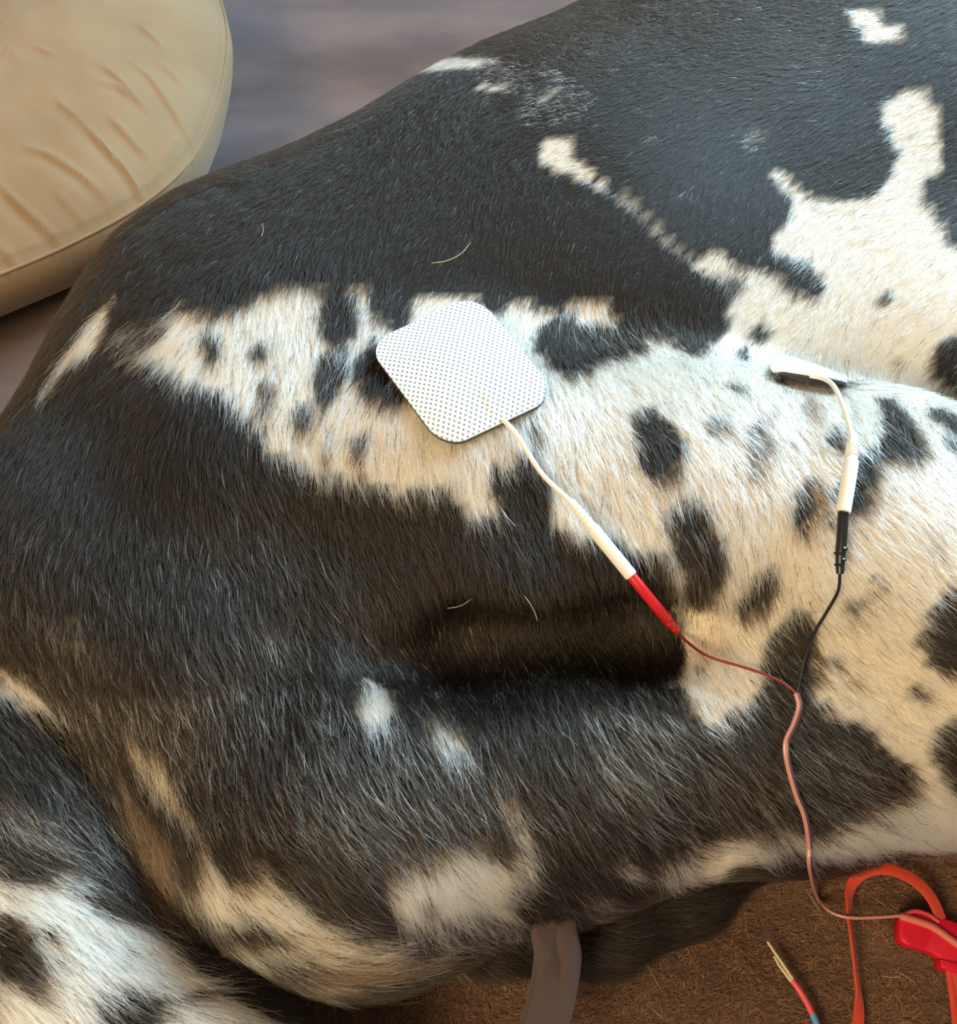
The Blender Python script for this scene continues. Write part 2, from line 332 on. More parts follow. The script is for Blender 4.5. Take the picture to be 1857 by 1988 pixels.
# ------------------------------------------------------------------ materials
def mat(name, col=(.5,.5,.5), rough=.5, **kw):
    m = bpy.data.materials.new(name); m.use_nodes = True
    b = m.node_tree.nodes['Principled BSDF']
    b.inputs['Base Color'].default_value = (*col, 1); b.inputs['Roughness'].default_value = rough
    for k, v in kw.items(): b.inputs[k.replace('_', ' ')].default_value = v
    return m
def node(m, t, **kw):
    n = m.node_tree.nodes.new(t)
    for k, v in kw.items():
        if isinstance(v, (int, float, tuple)) and k in n.inputs: n.inputs[k].default_value = v
        else: setattr(n, k, v)
    return n
def skin_mat():
    m = mat('dog_undercoat', rough=.6)
    L = m.node_tree.links; b = m.node_tree.nodes['Principled BSDF']
    a = node(m, 'ShaderNodeAttribute', attribute_name='coat')
    L.new(a.outputs['Color'], b.inputs['Base Color'])
    b.inputs['Specular IOR Level'].default_value = .3
    return m
def fur_mat():
    m = bpy.data.materials.new('dog_hair'); m.use_nodes = True
    nt = m.node_tree; nt.nodes.clear(); L = nt.links
    out = nt.nodes.new('ShaderNodeOutputMaterial')
    h = nt.nodes.new('ShaderNodeBsdfHairPrincipled')
    h.model = 'CHIANG'; h.parametrization = 'COLOR'
    a = node(m, 'ShaderNodeAttribute', attribute_name='coat')
    L.new(a.outputs['Color'], h.inputs['Color'])
    h.inputs['Roughness'].default_value = .42
    h.inputs['Radial Roughness'].default_value = .6
    h.inputs['Random Roughness'].default_value = .2
    h.inputs['IOR'].default_value = 1.47
    L.new(h.outputs[0], out.inputs[0])
    return m

# ------------------------------------------------------------------ dog
def rootcol(q, n, blur=0):
    w, pa, da = coat(q + rng.normal(0, 1, q.shape)*blur)
    out = (q[:, 0] < -40) | (q[:, 0] > 1900) | (q[:, 1] < -40) | (q[:, 1] > 2040)     # the rest of the coat, not in the photograph
    w[out] = np.where(vnoise(n[out], .085, 51) + .4*vnoise(n[out], .03, 52) > .08, .96, .01); pa[out] = WHITE; da[out] = BLACK
    return w, TONE[pa], TONE[da]
me = mesh_np('dog', V, F)
dog = link('dog', me, skin_mat())
tag(dog, 'black and white harlequin dog lying on its side on the brown blanket', 'dog')
w, cp, cdk = rootcol(pix(V), V)
cw = np.clip((w - .25)*2, 0, 1)[:, None]
vc = np.ones((len(V), 4)); vc[:, :3] = (cp*np.array([.66, .58, .50])*cw + cdk*(1 - cw))
at = me.attributes.new('coat', 'FLOAT_COLOR', 'POINT'); at.data.foreach_set('color', vc.ravel())

def sample_surface(V, F, n, dens):
    a, b, c, d = (V[F[:, i]] for i in range(4))
    ar = .5*np.linalg.norm(np.cross(c - a, d - b), axis=1)
    ctr = (a + b + c + d)/4
    p = ar*dens(ctr); p /= p.sum()
    k = rng.choice(len(F), n, p=p)
    s, t = rng.random((2, n, 1))
    return (a[k]*(1-s)*(1-t) + b[k]*s*(1-t) + c[k]*s*t + d[k]*(1-s)*t)
CAM = np.array([0, 0, CAM_H])
def dens(c):
    q = pix(c); n = grad(sdf, c)
    v = c - CAM; dist = np.linalg.norm(v, axis=1); face = -(v*n).sum(1)/dist
    inn = (q[:, 0] > -120) & (q[:, 0] < 1980) & (q[:, 1] > -120) & (q[:, 1] < 2110) & (c[:, 1] < .75) & (c[:, 0] < .42)
    return np.where(inn & (face > -.15), 1.0, .05)*np.where(c[:, 2] < .004, .02, 1)
NH = 400000
R = sample_surface(V, F, NH, dens)
N = grad(sdf, R); R = R - N*sdf(R)[:, None]
Q = pix(R)
fd, FL = flow(Q)
jit = vnoise(R, .006, 3)*.22 + vnoise(R, .0022, 4)*.20 + rng.normal(0, .10, NH)
ca, sa = np.cos(jit), np.sin(jit)
fd = np.stack([fd[:, 0]*ca - fd[:, 1]*sa, fd[:, 0]*sa + fd[:, 1]*ca], 1)
dw = fd[:, :1]*np.array([1, 0, 0]) - fd[:, 1:]*np.array([0, CS, SN])
view = R - CAM; view /= np.linalg.norm(view, axis=1, keepdims=True)
vn = (view*N).sum(1, keepdims=True); dn = (dw*N).sum(1, keepdims=True)
T = np.where(vn < -.3, dw - dn/np.minimum(vn, -.3)*view, dw - dn*N)
T -= (T*N).sum(1, keepdims=True)*N
T /= np.maximum(np.linalg.norm(T, axis=1, keepdims=True), 1e-6)
B = np.cross(N, T)
Lh = FL*rng.uniform(.6, 1.45, NH)
lift = rng.uniform(.07, .28, NH)
bend = rng.normal(0, .09, NH) + vnoise(R, .004, 9)*.10
S = np.array([0, .28, .62, 1.0])
pts = np.empty((NH, 4, 3))
for k, s in enumerate(S):
    hgt = lift*s*(1.75 - s)
    pts[:, k] = R + Lh[:, None]*(s*T + hgt[:, None]*N + (bend*s*s)[:, None]*B)
pts[:, 0] -= N*.0006
w, cp, cdk = rootcol(Q, R, np.where(rng.random((NH, 1)) < .4, 6.5, 1.5)*np.clip(FL/.010, .5, 1.2)[:, None])
pick = rng.random(NH) < w
col = np.where(pick[:, None], cp, cdk)*np.exp((rng.normal(0, .30, NH) + .18*vnoise(R, .0016, 12))*np.where(pick, .22, 1))[:, None]
col = np.clip(col, .003, .96)
rad = rng.uniform(.00010, .00022, NH)*np.where(pick, 1.1, .80)*np.clip(FL/.010, .62, 1.1)
def make_hair(name, pts, rad, col, material, parent, attr='coat'):
    n, k, _ = pts.shape
    hc = bpy.data.hair_curves.new(name)
    hc.add_curves([k]*n)
    hc.position_data.foreach_set('vector', pts.astype(np.float32).ravel())
    rr = rad[:, None]*np.linspace(1, .22, k)[None]
    ra = hc.attributes.get('radius') or hc.attributes.new('radius', 'FLOAT', 'POINT')
    ra.data.foreach_set('value', rr.astype(np.float32).ravel())
    c4 = np.ones((n, 4), np.float32); c4[:, :3] = col
    ca_ = hc.attributes.new(attr, 'FLOAT_COLOR', 'CURVE')
    ca_.data.foreach_set('color', c4.ravel())
    hc.materials.append(material)
    o = bpy.data.objects.new(name, hc); COL.objects.link(o)
    if parent is not None:
        o.parent = parent
    return o
fur = make_hair('fur', pts, rad, col, fur_mat(), dog)
fur['kind'] = 'stuff'

# ------------------------------------------------------------------ shape helpers for the small things
def hit(u, v, off=0.0, ground=0.0):
    """first point seen at pixel (u, v) that lies off above the coat or off above the blanket"""
    a, b = (u - W/2)/FOC, (v - H_PX/2)/FOC
    r = np.array([a, SN - b*CS, -CS - b*SN]); r /= np.linalg.norm(r)
    s = .2
    for _ in range(160):
        p = np.array([0, 0, CAM_H]) + s*r
        d = min(float(sdf(p[None])[0]) - off, p[2] - off - ground)
        if d < 1e-5 or s > 2: break
        s += d*.8
    return p
def smooth_path(pts, n):
    """Catmull-Rom curve through pts, n points evenly spread"""
    p = np.asarray(pts, float); p = np.vstack([2*p[0] - p[1], p, 2*p[-1] - p[-2]])
    out = []
    for i in range(1, len(p) - 2):
        for t in np.linspace(0, 1, 12, endpoint=False):
            a, b, c, d = p[i-1], p[i], p[i+1], p[i+2]
            out.append(.5*((2*b) + (c - a)*t + (2*a - 5*b + 4*c - d)*t*t + (3*b - a - 3*c + d)*t**3))
    out.append(p[-2]); out = np.array(out)
    L = np.concatenate([[0], np.cumsum(np.linalg.norm(np.diff(out, axis=0), axis=1))])
    s = np.linspace(0, L[-1], n)
    return np.stack([np.interp(s, L, out[:, k]) for k in range(out.shape[1])], 1)
def frames(path, up=(0, 0, 1)):
    t = np.gradient(path, axis=0); t /= np.linalg.norm(t, axis=1, keepdims=True)
    up = np.broadcast_to(np.asarray(up, float), path.shape)
    s = np.cross(t, up); s /= np.maximum(np.linalg.norm(s, axis=1, keepdims=True), 1e-6)
    return t, s, np.cross(s, t)
def sweep(path, prof, up=(0, 0, 1), scale=None, caps=True):
    """sweep a closed profile (m,2: sideways, upwards) along a path"""
    t, s, n = frames(path, up)
    prof = np.asarray(prof, float); m = len(prof); k = len(path)
    sc_ = np.ones(k) if scale is None else np.asarray(scale, float)
    v = path[:, None] + sc_[:, None, None]*(s[:, None]*prof[None, :, :1] + n[:, None]*prof[None, :, 1:])
    v = v.reshape(-1, 3)
    f = [(i*m + j, i*m + (j+1) % m, (i+1)*m + (j+1) % m, (i+1)*m + j) for i in range(k-1) for j in range(m)]
    if caps: f += [tuple(range(m-1, -1, -1)), tuple((k-1)*m + j for j in range(m))]
    return v, f
def circ(r, m=12): 
    a = np.linspace(0, 2*np.pi, m, endpoint=False)
    return np.stack([r*np.cos(a), r*np.sin(a)], 1)
def rrect(w, h, r, m=4):
    o = []
    for cx, cy, a0 in ((w-r, h-r, 0), (-w+r, h-r, 90), (-w+r, -h+r, 180), (w-r, -h+r, 270)):
        for a in np.linspace(a0, a0+90, m): o.append((cx + r*math.cos(math.radians(a)), cy + r*math.sin(math.radians(a))))
    return np.array(o)
def part(name, vf, material, parent=None, smooth=True):
    me = mesh_np(name, *vf, smooth=smooth)
    bm = bmesh.new(); bm.from_mesh(me); bmesh.ops.recalc_face_normals(bm, faces=bm.faces); bm.to_mesh(me); bm.free()
    if smooth:
        try: me.set_sharp_from_angle(angle=math.radians(40))
        except Exception: pass
    return link(name, me, material, parent)
def on(pts, off, n=40, **k):
    return smooth_path([hit(u, v, off, **k) for u, v in pts], n)

# ------------------------------------------------------------------ floor, blanket and its pile
FLOOR_Z = -.014
bm = bmesh.new(); bmesh.ops.create_grid(bm, x_segments=2, y_segments=2, size=3.2); me = bpy.data.meshes.new('floor'); bm.to_mesh(me); bm.free()
fl = link('floor', me, mat('floor_wood', (.20, .13, .08), .5)); fl.location = (0, .6, FLOOR_Z); fl['kind'] = 'structure'
def blanket_mat():
    m = mat('brown_plush', rough=.95); L = m.node_tree.links; b = m.node_tree.nodes['Principled BSDF']
    tc = node(m, 'ShaderNodeTexCoord')
    n1 = node(m, 'ShaderNodeTexNoise', Scale=9.0, Detail=6.0)
    n2 = node(m, 'ShaderNodeTexNoise', Scale=700.0, Detail=3.0)
    mp = node(m, 'ShaderNodeMapping'); mp.inputs['Scale'].default_value = (1, 2.6, 1)
    L.new(tc.outputs['Object'], mp.inputs['Vector']); L.new(mp.outputs[0], n1.inputs['Vector']); L.new(tc.outputs['Object'], n2.inputs['Vector'])
    r = node(m, 'ShaderNodeValToRGB')
    r.color_ramp.elements[0].position = .35; r.color_ramp.elements[0].color = (.085, .048, .032, 1)
    r.color_ramp.elements[1].position = .65; r.color_ramp.elements[1].color = (.150, .088, .062, 1)
    L.new(n1.outputs['Fac'], r.inputs[0]); L.new(r.outputs[0], b.inputs['Base Color'])
    bp = node(m, 'ShaderNodeBump', Strength=.25, Distance=.001); L.new(n2.outputs['Fac'], bp.inputs['Height']); L.new(bp.outputs[0], b.inputs['Normal'])
    b.inputs['Sheen Weight'].default_value = 1.0; b.inputs['Sheen Roughness'].default_value = .45
    b.inputs['Sheen Tint'].default_value = (.72, .74, 1, 1)
    b.inputs['Specular IOR Level'].default_value = .15
    return m
bx, by = np.linspace(-1.15, 1.65, 200), np.linspace(-.42, 1.95, 180)
GX, GY = np.meshgrid(bx, by, indexing='ij'); gp = np.stack([GX.ravel(), GY.ravel(), 0*GX.ravel()], 1)
def blanket_z(p):
    p = p*np.array([1, 1, 0]) 
    far = np.clip((p[:, 1] - .45)/.3, 0, 1)
    return -.0025 + .0022*vnoise(p, .09, 21) + far*.006*vnoise(p*np.array([1, 1.8, 1]), .14, 22)
gp[:, 2] = blanket_z(gp)
nx, ny = len(bx), len(by)
bot = gp.copy(); bot[:, 2] = FLOOR_Z + .0005
gv = np.vstack([gp, bot]); gf = []
for i in range(nx-1):
    for j in range(ny-1):
        a = i*ny + j; q = (a, a+ny, a+ny+1, a+1)
        gf += [q, tuple(x + nx*ny for x in reversed(q))]
def rim(seq):
    for a, b in zip(seq[:-1], seq[1:]): gf.append((a, b, b + nx*ny, a + nx*ny))
rim([i*ny for i in range(nx)]); rim([(nx-1)*ny + j for j in range(ny)]); rim([i*ny + ny-1 for i in range(nx)]); rim(list(range(ny)))
M_BLANKET = blanket_mat()
blanket = part('plush_blanket', (gv, gf), M_BLANKET)
tag(blanket, 'chocolate brown plush blanket spread flat beneath the dog', 'blanket')
NP = 230000
px_ = rng.uniform(-.34, .44, NP*2); py_ = rng.uniform(-.19, .24, NP*2)
g = np.stack([px_, py_, np.zeros(NP*2)], 1); g[:, 2] = blanket_z(g)
dd = sdf(g + np.array([0, 0, .004]))
edge_ = np.minimum(np.minimum(px_ + .34, .44 - px_), np.minimum(py_ + .19, .24 - py_))
keep = (dd > -.001) & (dd < .35) & ((py_ < .13) | (px_ > .33)) & (rng.random(NP*2) < np.clip(edge_/.07, .05, 1))
g = g[keep][:NP]; NP = len(g)
ang = vnoise(g, .004, 31)*2.6 + vnoise(g, .0015, 32)*2.2
len_ = rng.uniform(.0018, .0034, NP)
td = np.stack([np.cos(ang), np.sin(ang), np.zeros(NP)], 1); tb = np.stack([-np.sin(ang), np.cos(ang), np.zeros(NP)], 1)
cu = rng.normal(0, .35, NP)
pp = np.empty((NP, 4, 3))
for k, s in enumerate((0, .35, .7, 1.0)):
    pp[:, k] = g + len_[:, None]*(s*s*.75*td + (cu*s*s)[:, None]*tb + np.array([0, 0, .80*s*(1.5 - .65*s)]))
pp[:, 0, 2] -= .0004
pc = np.array([.28, .138, .066])*np.exp(rng.normal(0, .25, NP) + .35*vnoise(g, .0035, 33) + .2*vnoise(g, .05, 34))[:, None]
def pile_mat():
    m = mat('blanket_fibre', rough=.8); L = m.node_tree.links; b = m.node_tree.nodes['Principled BSDF']
    a = node(m, 'ShaderNodeAttribute', attribute_name='coat'); L.new(a.outputs['Color'], b.inputs['Base Color'])
    b.inputs['Specular IOR Level'].default_value = .25
    b.inputs['Sheen Weight'].default_value = .35; b.inputs['Sheen Tint'].default_value = (.85, .85, 1, 1)
    return m
pile = make_hair('pile', pp, rng.uniform(.00009, .00017, NP), np.clip(pc, .005, .6), pile_mat(), blanket)
pile['kind'] = 'stuff'

# ------------------------------------------------------------------ beige cushion behind the rump
CREASES = [(.0030, [(520,830),(650,930),(780,1030),(860,1130),(910,1230)]), (.0026, [(180,1010),(330,1030),(450,1070),(560,1120),(660,1180)]), (.0026, [(0,1190),(150,1290),(290,1370),(360,1440)]),
    (.0028, [(-60,1440),(0,1490),(80,1550),(170,1590)]), (.0024, [(820,480),(950,540),(1030,620),(1120,720),(1250,870)]), (.0020, [(660,540),(780,600),(880,680),(960,740)]), (.0022, [(700,790),(800,860),(930,950)]),
    (.0018, [(880,260),(980,310),(1040,360)]), (.0016, [(1000,440),(1100,490),(1150,540)]), (.0022, [(640,1190),(720,1280),(770,1370)]), (.0018, [(480,1340),(550,1390),(610,1450)]), (.0014, [(400,760),(470,800),(540,840)]),
    (.0016, [(650,640),(760,640),(850,690)]), (.0016, [(170,1590),(190,1640),(200,1690)]), (.0016, [(1060,880),(1090,950),(1110,1020)]), (.0014, [(960,1000),(990,1030),(1010,1060)]), (.0012, [(300,480),(360,500),(420,520)]),
    (.0016, [(0,240),(50,275),(100,310)]), (.0014, [(1200,330),(1250,365),(1290,400)]), (.0014, [(330,1180),(420,1240),(520,1300)]), (.0012, [(940,950),(1040,850),(1110,760)]), (.0014, [(-40,470),(100,490),(240,560)])]
def cushion():
    z0 = .060
    vis = [(-500, 775), (-250, 678), (0, 575), (150, 510), (285, 435), (380, 350), (424, 262), (444, 190), (453, 115), (444, 50), (418, -10), (365, -90)]
    loop = [P(u, v, z0) for u, v in vis]
    c = loop[1] + np.array([.0, .26, 0])
    loop += [loop[-1] + np.array([-.08, .16, 0]), c + np.array([-.12, .25, 0]), c + np.array([-.32, .06, 0]), loop[0] + np.array([-.09, .03, 0])]
    lp = np.array(loop); ctr = lp.mean(0)
    ring = smooth_path(np.vstack([lp, lp[:1]]), 721)[:-1]
    n = len(ring); th = np.linspace(0, 2*np.pi, n, endpoint=False)
    V_, F_ = [], []
    prof = [(.30, -.060), (.58, -.057), (.76, -.047), (.88, -.033), (.95, -.018), (.985, -.007), (1.0, .002), (.998, .009), (.993, .0135)]
    seam = len(prof) - 1
    top = [(.986, .0150), (.978, .0165), (.965, .0190)] + [(s, .0185 + .040*(1 - ((s)/.97)**2.6)**.8) for s in np.r_[np.linspace(.958, .50, 110), np.linspace(.47, .02, 16)]]
    prof += top
    fold = []                                   # creases running in from the seam: path, height
    for h, q in CREASES:
        w_ = smooth_path([P(a/3.206, b/3.206, z0 + .035)[:2] for a, b in q], 90)
        fold.append((h, w_))
    for k, (s, dz) in enumerate(prof):
        p = ctr + (ring - ctr)*s; p[:, 2] = z0 + dz
        if k > seam:
            for h, w_ in fold:
                d = p[:, None, :2] - w_[None]; d2 = (d**2).sum(2); i_ = d2.argmin(1)
                near = d2[np.arange(n), i_] < .02**2
                if not near.any(): continue
                tt = np.gradient(w_, axis=0); tt /= np.linalg.norm(tt, axis=1, keepdims=True)
                sd = tt[i_, 0]*d[np.arange(n), i_, 1] - tt[i_, 1]*d[np.arange(n), i_, 0]
                dd_ = np.sqrt(d2[np.arange(n), i_])
                end = np.minimum(i_, 89 - i_)/26.0
                tap = np.clip(end + .1, 0, 1)*np.exp(-np.maximum(dd_ - np.abs(sd), 0)/.003)
                p[:, 2] += h*.62*tap*(np.exp(-(sd/.0022)**2) - .75*np.exp(-((sd + .0056)/.0042)**2))
            p[:, 2] += np.clip((.985 - s)/.1, 0, 1)*(.0022*vnoise(p, .045, 44) + .0010*vnoise(p, .016, 45))
        V_.append(p)
    m = len(prof)
    V_.append(np.array([[ctr[0], ctr[1], z0 + prof[-1][1]]])); V_.append(np.array([[ctr[0], ctr[1], z0 - .060]]))
    for k in range(m - 1):
        for i in range(n):
            j = (i + 1) % n; F_.append((k*n + i, k*n + j, (k+1)*n + j, (k+1)*n + i))
    for i in range(n):
        j = (i + 1) % n; F_.append(((m-1)*n + i, (m-1)*n + j, m*n)); F_.append((j, i, m*n + 1))
    M = mat('beige_suede', (.50, .385, .26), .9, Sheen_Weight=.12, Sheen_Roughness=.5, Specular_IOR_Level=.2)
    L = M.node_tree.links; b = M.node_tree.nodes['Principled BSDF']
    tc = node(M, 'ShaderNodeTexCoord'); nz = node(M, 'ShaderNodeTexNoise', Scale=14.0, Detail=5.0); L.new(tc.outputs['Object'], nz.inputs['Vector'])
    r = node(M, 'ShaderNodeValToRGB'); r.color_ramp.elements[0].position = .3; r.color_ramp.elements[0].color = (.255, .160, .086, 1)
    r.color_ramp.elements[1].position = .7; r.color_ramp.elements[1].color = (.325, .213, .122, 1)
    L.new(nz.outputs['Fac'], r.inputs[0]); L.new(r.outputs[0], b.inputs['Base Color'])
    n2 = node(M, 'ShaderNodeTexNoise', Scale=260.0, Detail=3.0); L.new(tc.outputs['Object'], n2.inputs['Vector'])
    bp = node(M, 'ShaderNodeBump', Strength=.12, Distance=.001); L.new(n2.outputs['Fac'], bp.inputs['Height']); L.new(bp.outputs[0], b.inputs['Normal'])
    o = part('cushion', (np.vstack(V_), F_), M)
    tag(o, 'plump beige suede cushion with a stitched edge seam and radiating creases', 'cushion')
    sm = ctr + (ring - ctr)*.9905; sm[:, 2] = z0 + .0146
    sm = np.vstack([sm, sm[:1]])
    part('edge_seam', sweep(sm, circ(.0011, 6), caps=False), M, o)
    return o
cushion()

# ------------------------------------------------------------------ electrode pads
WHITE_PL = mat('white_plastic', (.80, .80, .78), .38)
WHITE_CORD = mat('white_cord', (.80, .79, .75), .5)
RED_PL = mat('red_plastic', (.62, .012, .018), .35)
BLACK_PL = mat('black_plastic', (.012, .012, .013), .32)
GEL = mat('grey_gel', (.045, .05, .058), .3)
def pad_cloth():
    m = mat('dotted_pad_cloth', (.74, .735, .71), .8); L = m.node_tree.links; b = m.node_tree.nodes['Principled BSDF']
    uv = node(m, 'ShaderNodeUVMap', uv_map='pad')
    sep = node(m, 'ShaderNodeSeparateXYZ'); L.new(uv.outputs[0], sep.inputs[0])
    def M(op, a, bb=None):
        n = node(m, 'ShaderNodeMath', operation=op)
        for k, x in enumerate((a, bb)):
            if x is None: continue
            if isinstance(x, (int, float)): n.inputs[k].default_value = x
            else: L.new(x, n.inputs[k])
        return n.outputs[0]
    u = M('MULTIPLY', sep.outputs[0], 21.0); v = M('MULTIPLY', sep.outputs[1], 40.0)
    row = M('FLOOR', v); odd = M('FRACT', M('MULTIPLY', row, .5))
    fu = M('SUBTRACT', M('FRACT', M('ADD', u, odd)), .5); fv = M('MULTIPLY', M('SUBTRACT', M('FRACT', v), .5), .54)
    d = M('SQRT', M('ADD', M('MULTIPLY', fu, fu), M('MULTIPLY', fv, fv)))
    r = node(m, 'ShaderNodeValToRGB'); r.color_ramp.elements[0].position = .155; r.color_ramp.elements[0].color = (.25, .26, .30, 1)
    r.color_ramp.elements[1].position = .215; r.color_ramp.elements[1].color = (.74, .735, .71, 1)
    L.new(d, r.inputs[0])
    # worn yellowish glue stain beside the cord
    du = M('SUBTRACT', sep.outputs[0], .47); dv = M('SUBTRACT', sep.outputs[1], .16)
    e = M('ADD', M('MULTIPLY', M('MULTIPLY', du, du), 900.0), M('MULTIPLY', M('MULTIPLY', dv, dv), 60.0))
    st = M('MULTIPLY', M('SUBTRACT', 1.0, M('MINIMUM', e, 1.0)), .55)
    mx = node(m, 'ShaderNodeMix', data_type='RGBA', blend_type='MULTIPLY')
    L.new(st, mx.inputs['Factor']); L.new(r.outputs[0], mx.inputs['A']); mx.inputs['B'].default_value = (.85, .62, .32, 1)
    L.new(mx.outputs['Result'], b.inputs['Base Color'])
    return m
PAD_CLOTH = pad_cloth()
def rounded_unit(s, m=13, r=.42):
    return rrect(1, 1, r, m)*s
def pad(name, place, label, near_cord=None):
    """a rounded square pad; place(a, b) gives a surface point and normal for a, b in -1..1"""
    rings = [0.02, .15, .3, .45, .6, .75, .88, .97, 1.0]
    ab = np.vstack([rounded_unit(s) for s in rings]); m = len(rounded_unit(1))
    p, n = place(ab)
    o = empty(name, tuple(p[0])); tag(o, label, 'electrode pad', 'electrode pads')
    F_ = [tuple(range(m))[::-1]] + [(k*m + i, k*m + (i+1) % m, (k+1)*m + (i+1) % m, (k+1)*m + i) for k in range(len(rings)-1) for i in range(m)]
    def slab(nm, lo, hi, material, grow, uv=False):
        pp_, nn_ = place(ab*grow)
        a, b = pp_ + nn_*hi, pp_ + nn_*lo
        k = len(a); e = (len(rings)-1)*m
        f = [x for x in F_] + [tuple(j + k for j in x[::-1]) for x in F_] + [(e + i, e + (i+1) % m, e + (i+1) % m + k, e + i + k) for i in range(m)]
        ob = part(nm, (np.vstack([a, b]), f), material, o)
        if uv:
            me = ob.data; ul = me.uv_layers.new(name='pad'); q = np.vstack([ab, ab])*.5 + .5
            li = np.empty(len(me.loops), int); me.loops.foreach_get('vertex_index', li)
            ul.data.foreach_set('uv', q[li].ravel())
        return ob
    slab('gel_layer', -.0006, .0007, GEL, 1.0)
    slab('cloth_backing', .0007, .0014, PAD_CLOTH, .995, True)
    return o
def socket(o, path_px, off, boot=.25, r=.0031, col=WHITE_PL):
    """moulded connector: ribbed boot then plain sleeve; path runs from the cord to the mouth"""
    p = on(path_px, off, 60)
    L = len(p); nb = int(L*boot)
    body = p[nb:]; bt = p[:nb+1]
    rs = np.ones(len(body)); rs[0] = .86; rs[1] = .96; rs[-1] = .95
    part('connector_sleeve', sweep(body, circ(r, 20), scale=rs), col, o)
    t = np.linspace(0, 1, len(bt)); pr = .62 + .22*t
    bo = part('strain_relief', sweep(bt, circ(r, 20), scale=pr), col, o)
    for s in (.30, .46, .62, .78):
        i = s*(len(bt)-1); k = int(i); c = bt[k] + (i - k)*(bt[min(k+1, len(bt)-1)] - bt[k]); d = bt[min(k+1, len(bt)-1)] - bt[k]; d /= np.linalg.norm(d)
        seg = np.array([c - d*.00032, c - d*.0002, c + d*.0002, c + d*.00032]); rr = (.62 + .22*s)*1.0
        part('rib', sweep(seg, circ(r, 20), scale=np.array([rr*1.0, rr*1.2, rr*1.2, rr*1.0])), col, bo)
    return p
# pad on the saddle band
K = [hit(u, v, .0036) for u, v in ((862, 884), (1081, 778), (926, 573), (709, 676))]     # near, right, far, left corners
def place_a(ab):
    s, t = (ab[:, :1] + 1)/2, (ab[:, 1:] + 1)/2
    p = K[0]*(1-s)*(1-t) + K[1]*s*(1-t) + K[2]*s*t + K[3]*(1-s)*t
    n = grad(sdf, p)
    nm = n.mean(0); n = .35*n + .65*nm/np.linalg.norm(nm); n /= np.linalg.norm(n, axis=1, keepdims=True)
    edge = np.clip(-(ab[:, 0] + ab[:, 1])*.5 - .1, 0, 1)[:, None]        # the near-left side has lifted a little
    for _ in range(3): p = p - n*((sdf(p) - .0036)*.8)[:, None]
    return p + n*.0012*edge, n
pad_a = pad('electrode_pad', place_a, 'white dotted square electrode pad lying flat on the cream coat band')
M_A = [(974, 812), (1004, 846), (1052, 920), (1111, 977)]
part('lead_cord', sweep(on(M_A, .0048, 50), circ(.00105, 10)), WHITE_CORD, pad_a)
socket(pad_a, [(1108, 974), (1147, 1022), (1186, 1070), (1225, 1118)], .0060, .34, .0027)
# pad folded over the top of the thigh, seen edge-on
def place_b(ab):
    edge = smooth_path([hit(1492, 728, .0035), hit(1530, 725, .0050), hit(1575, 731, .0058), hit(1615, 740, .0058), hit(1650, 744, .0062)], 60)
    s, t = (ab[:, 0] + 1)/2, (ab[:, 1] + 1)/2
    p = np.stack([np.interp(s, np.linspace(0, 1, 60), edge[:, k]) for k in range(3)], 1)
    nm = np.array([-.10, .87, .50]); nm /= np.linalg.norm(nm)         # faces away over the ridge
    away = np.array([.25, .60, -1.0]); away -= nm*(away @ nm); away /= np.linalg.norm(away)
    p = p + away*(.046*t)[:, None]
    for _ in range(10):
        d = sdf(p); p = p + grad(sdf, p)*np.clip(.0030 - d, 0, .003)[:, None]
    return p, np.tile(nm, (len(p), 1))
pad_b = pad('electrode_pad', place_b, 'electrode pad seen edge-on, curling over the top ridge of the thigh')
M_B = [(1572, 729), (1598, 735), (1618, 750), (1636, 787), (1648, 825), (1655, 856)]
offs = [.0072, .0078, .009, .010, .0108, .0110]
part('lead_cord', sweep(smooth_path([hit(u, v, f) for (u, v), f in zip(M_B, offs)], 50), circ(.00105, 10)), WHITE_CORD, pad_b)
socket(pad_b, [(1655, 853), (1652, 895), (1646, 935), (1636, 994)], .0112, .30, .0029)

# ------------------------------------------------------------------ red and black lead cable
cab = empty('lead_cable', tuple(hit(1548, 1350, .002)))
tag(cab, 'two-core lead cable with a red and a black plug, running down the thigh', 'cable')
def plug(name, path_px, off, material, r=.0022):
    p = on(path_px, off, 60); n = len(p)
    k = int(n*.66)
    part(name, sweep(p, circ(r, 18), scale=np.r_[np.ones(k), np.linspace(1, .72, n - k)]), material, cab)
    root = bpy.data.objects[[o.name for o in cab.children if o.name.startswith(name)][-1]]
    # open strain relief: staggered raised bridges over the narrowing tail
    t, s, nn = frames(p)
    for i in range(4):
        q = k - 3 + i*5
        if q + 2 >= n: break
        rr = r*(1.06 - .09*i); sgn = 1 if i % 2 else -1
        a0 = np.linspace(-.2, 1.5, 6) if sgn > 0 else np.linspace(1.6, 3.3, 6)
        arc = np.array([p[q] + rr*(math.cos(a)*s[q] + math.sin(a)*nn[q]) for a in a0])
        part('grip_ridge', sweep(arc, circ(.00068, 6), up=t[q]), material, root)
    return p
pr = plug('red_plug', [(1221, 1113), (1250, 1149), (1284, 1190), (1312, 1224)], .0060, RED_PL)
pb = plug('black_plug', [(1637, 988), (1634, 1040), (1631, 1080), (1630, 1114)], .0105, BLACK_PL, .0021)
WIRE_RED = mat('red_wire', (.22, .022, .020), .35); WIRE_BLACK = mat('black_wire', (.012, .012, .016), .18)
WIRE_PINK = mat('pink_jacket', (.52, .23, .20), .35)
w1 = [(1311, 1222), (1330, 1243), (1372, 1273), (1435, 1293), (1482, 1308), (1520, 1326), (1546, 1347)]
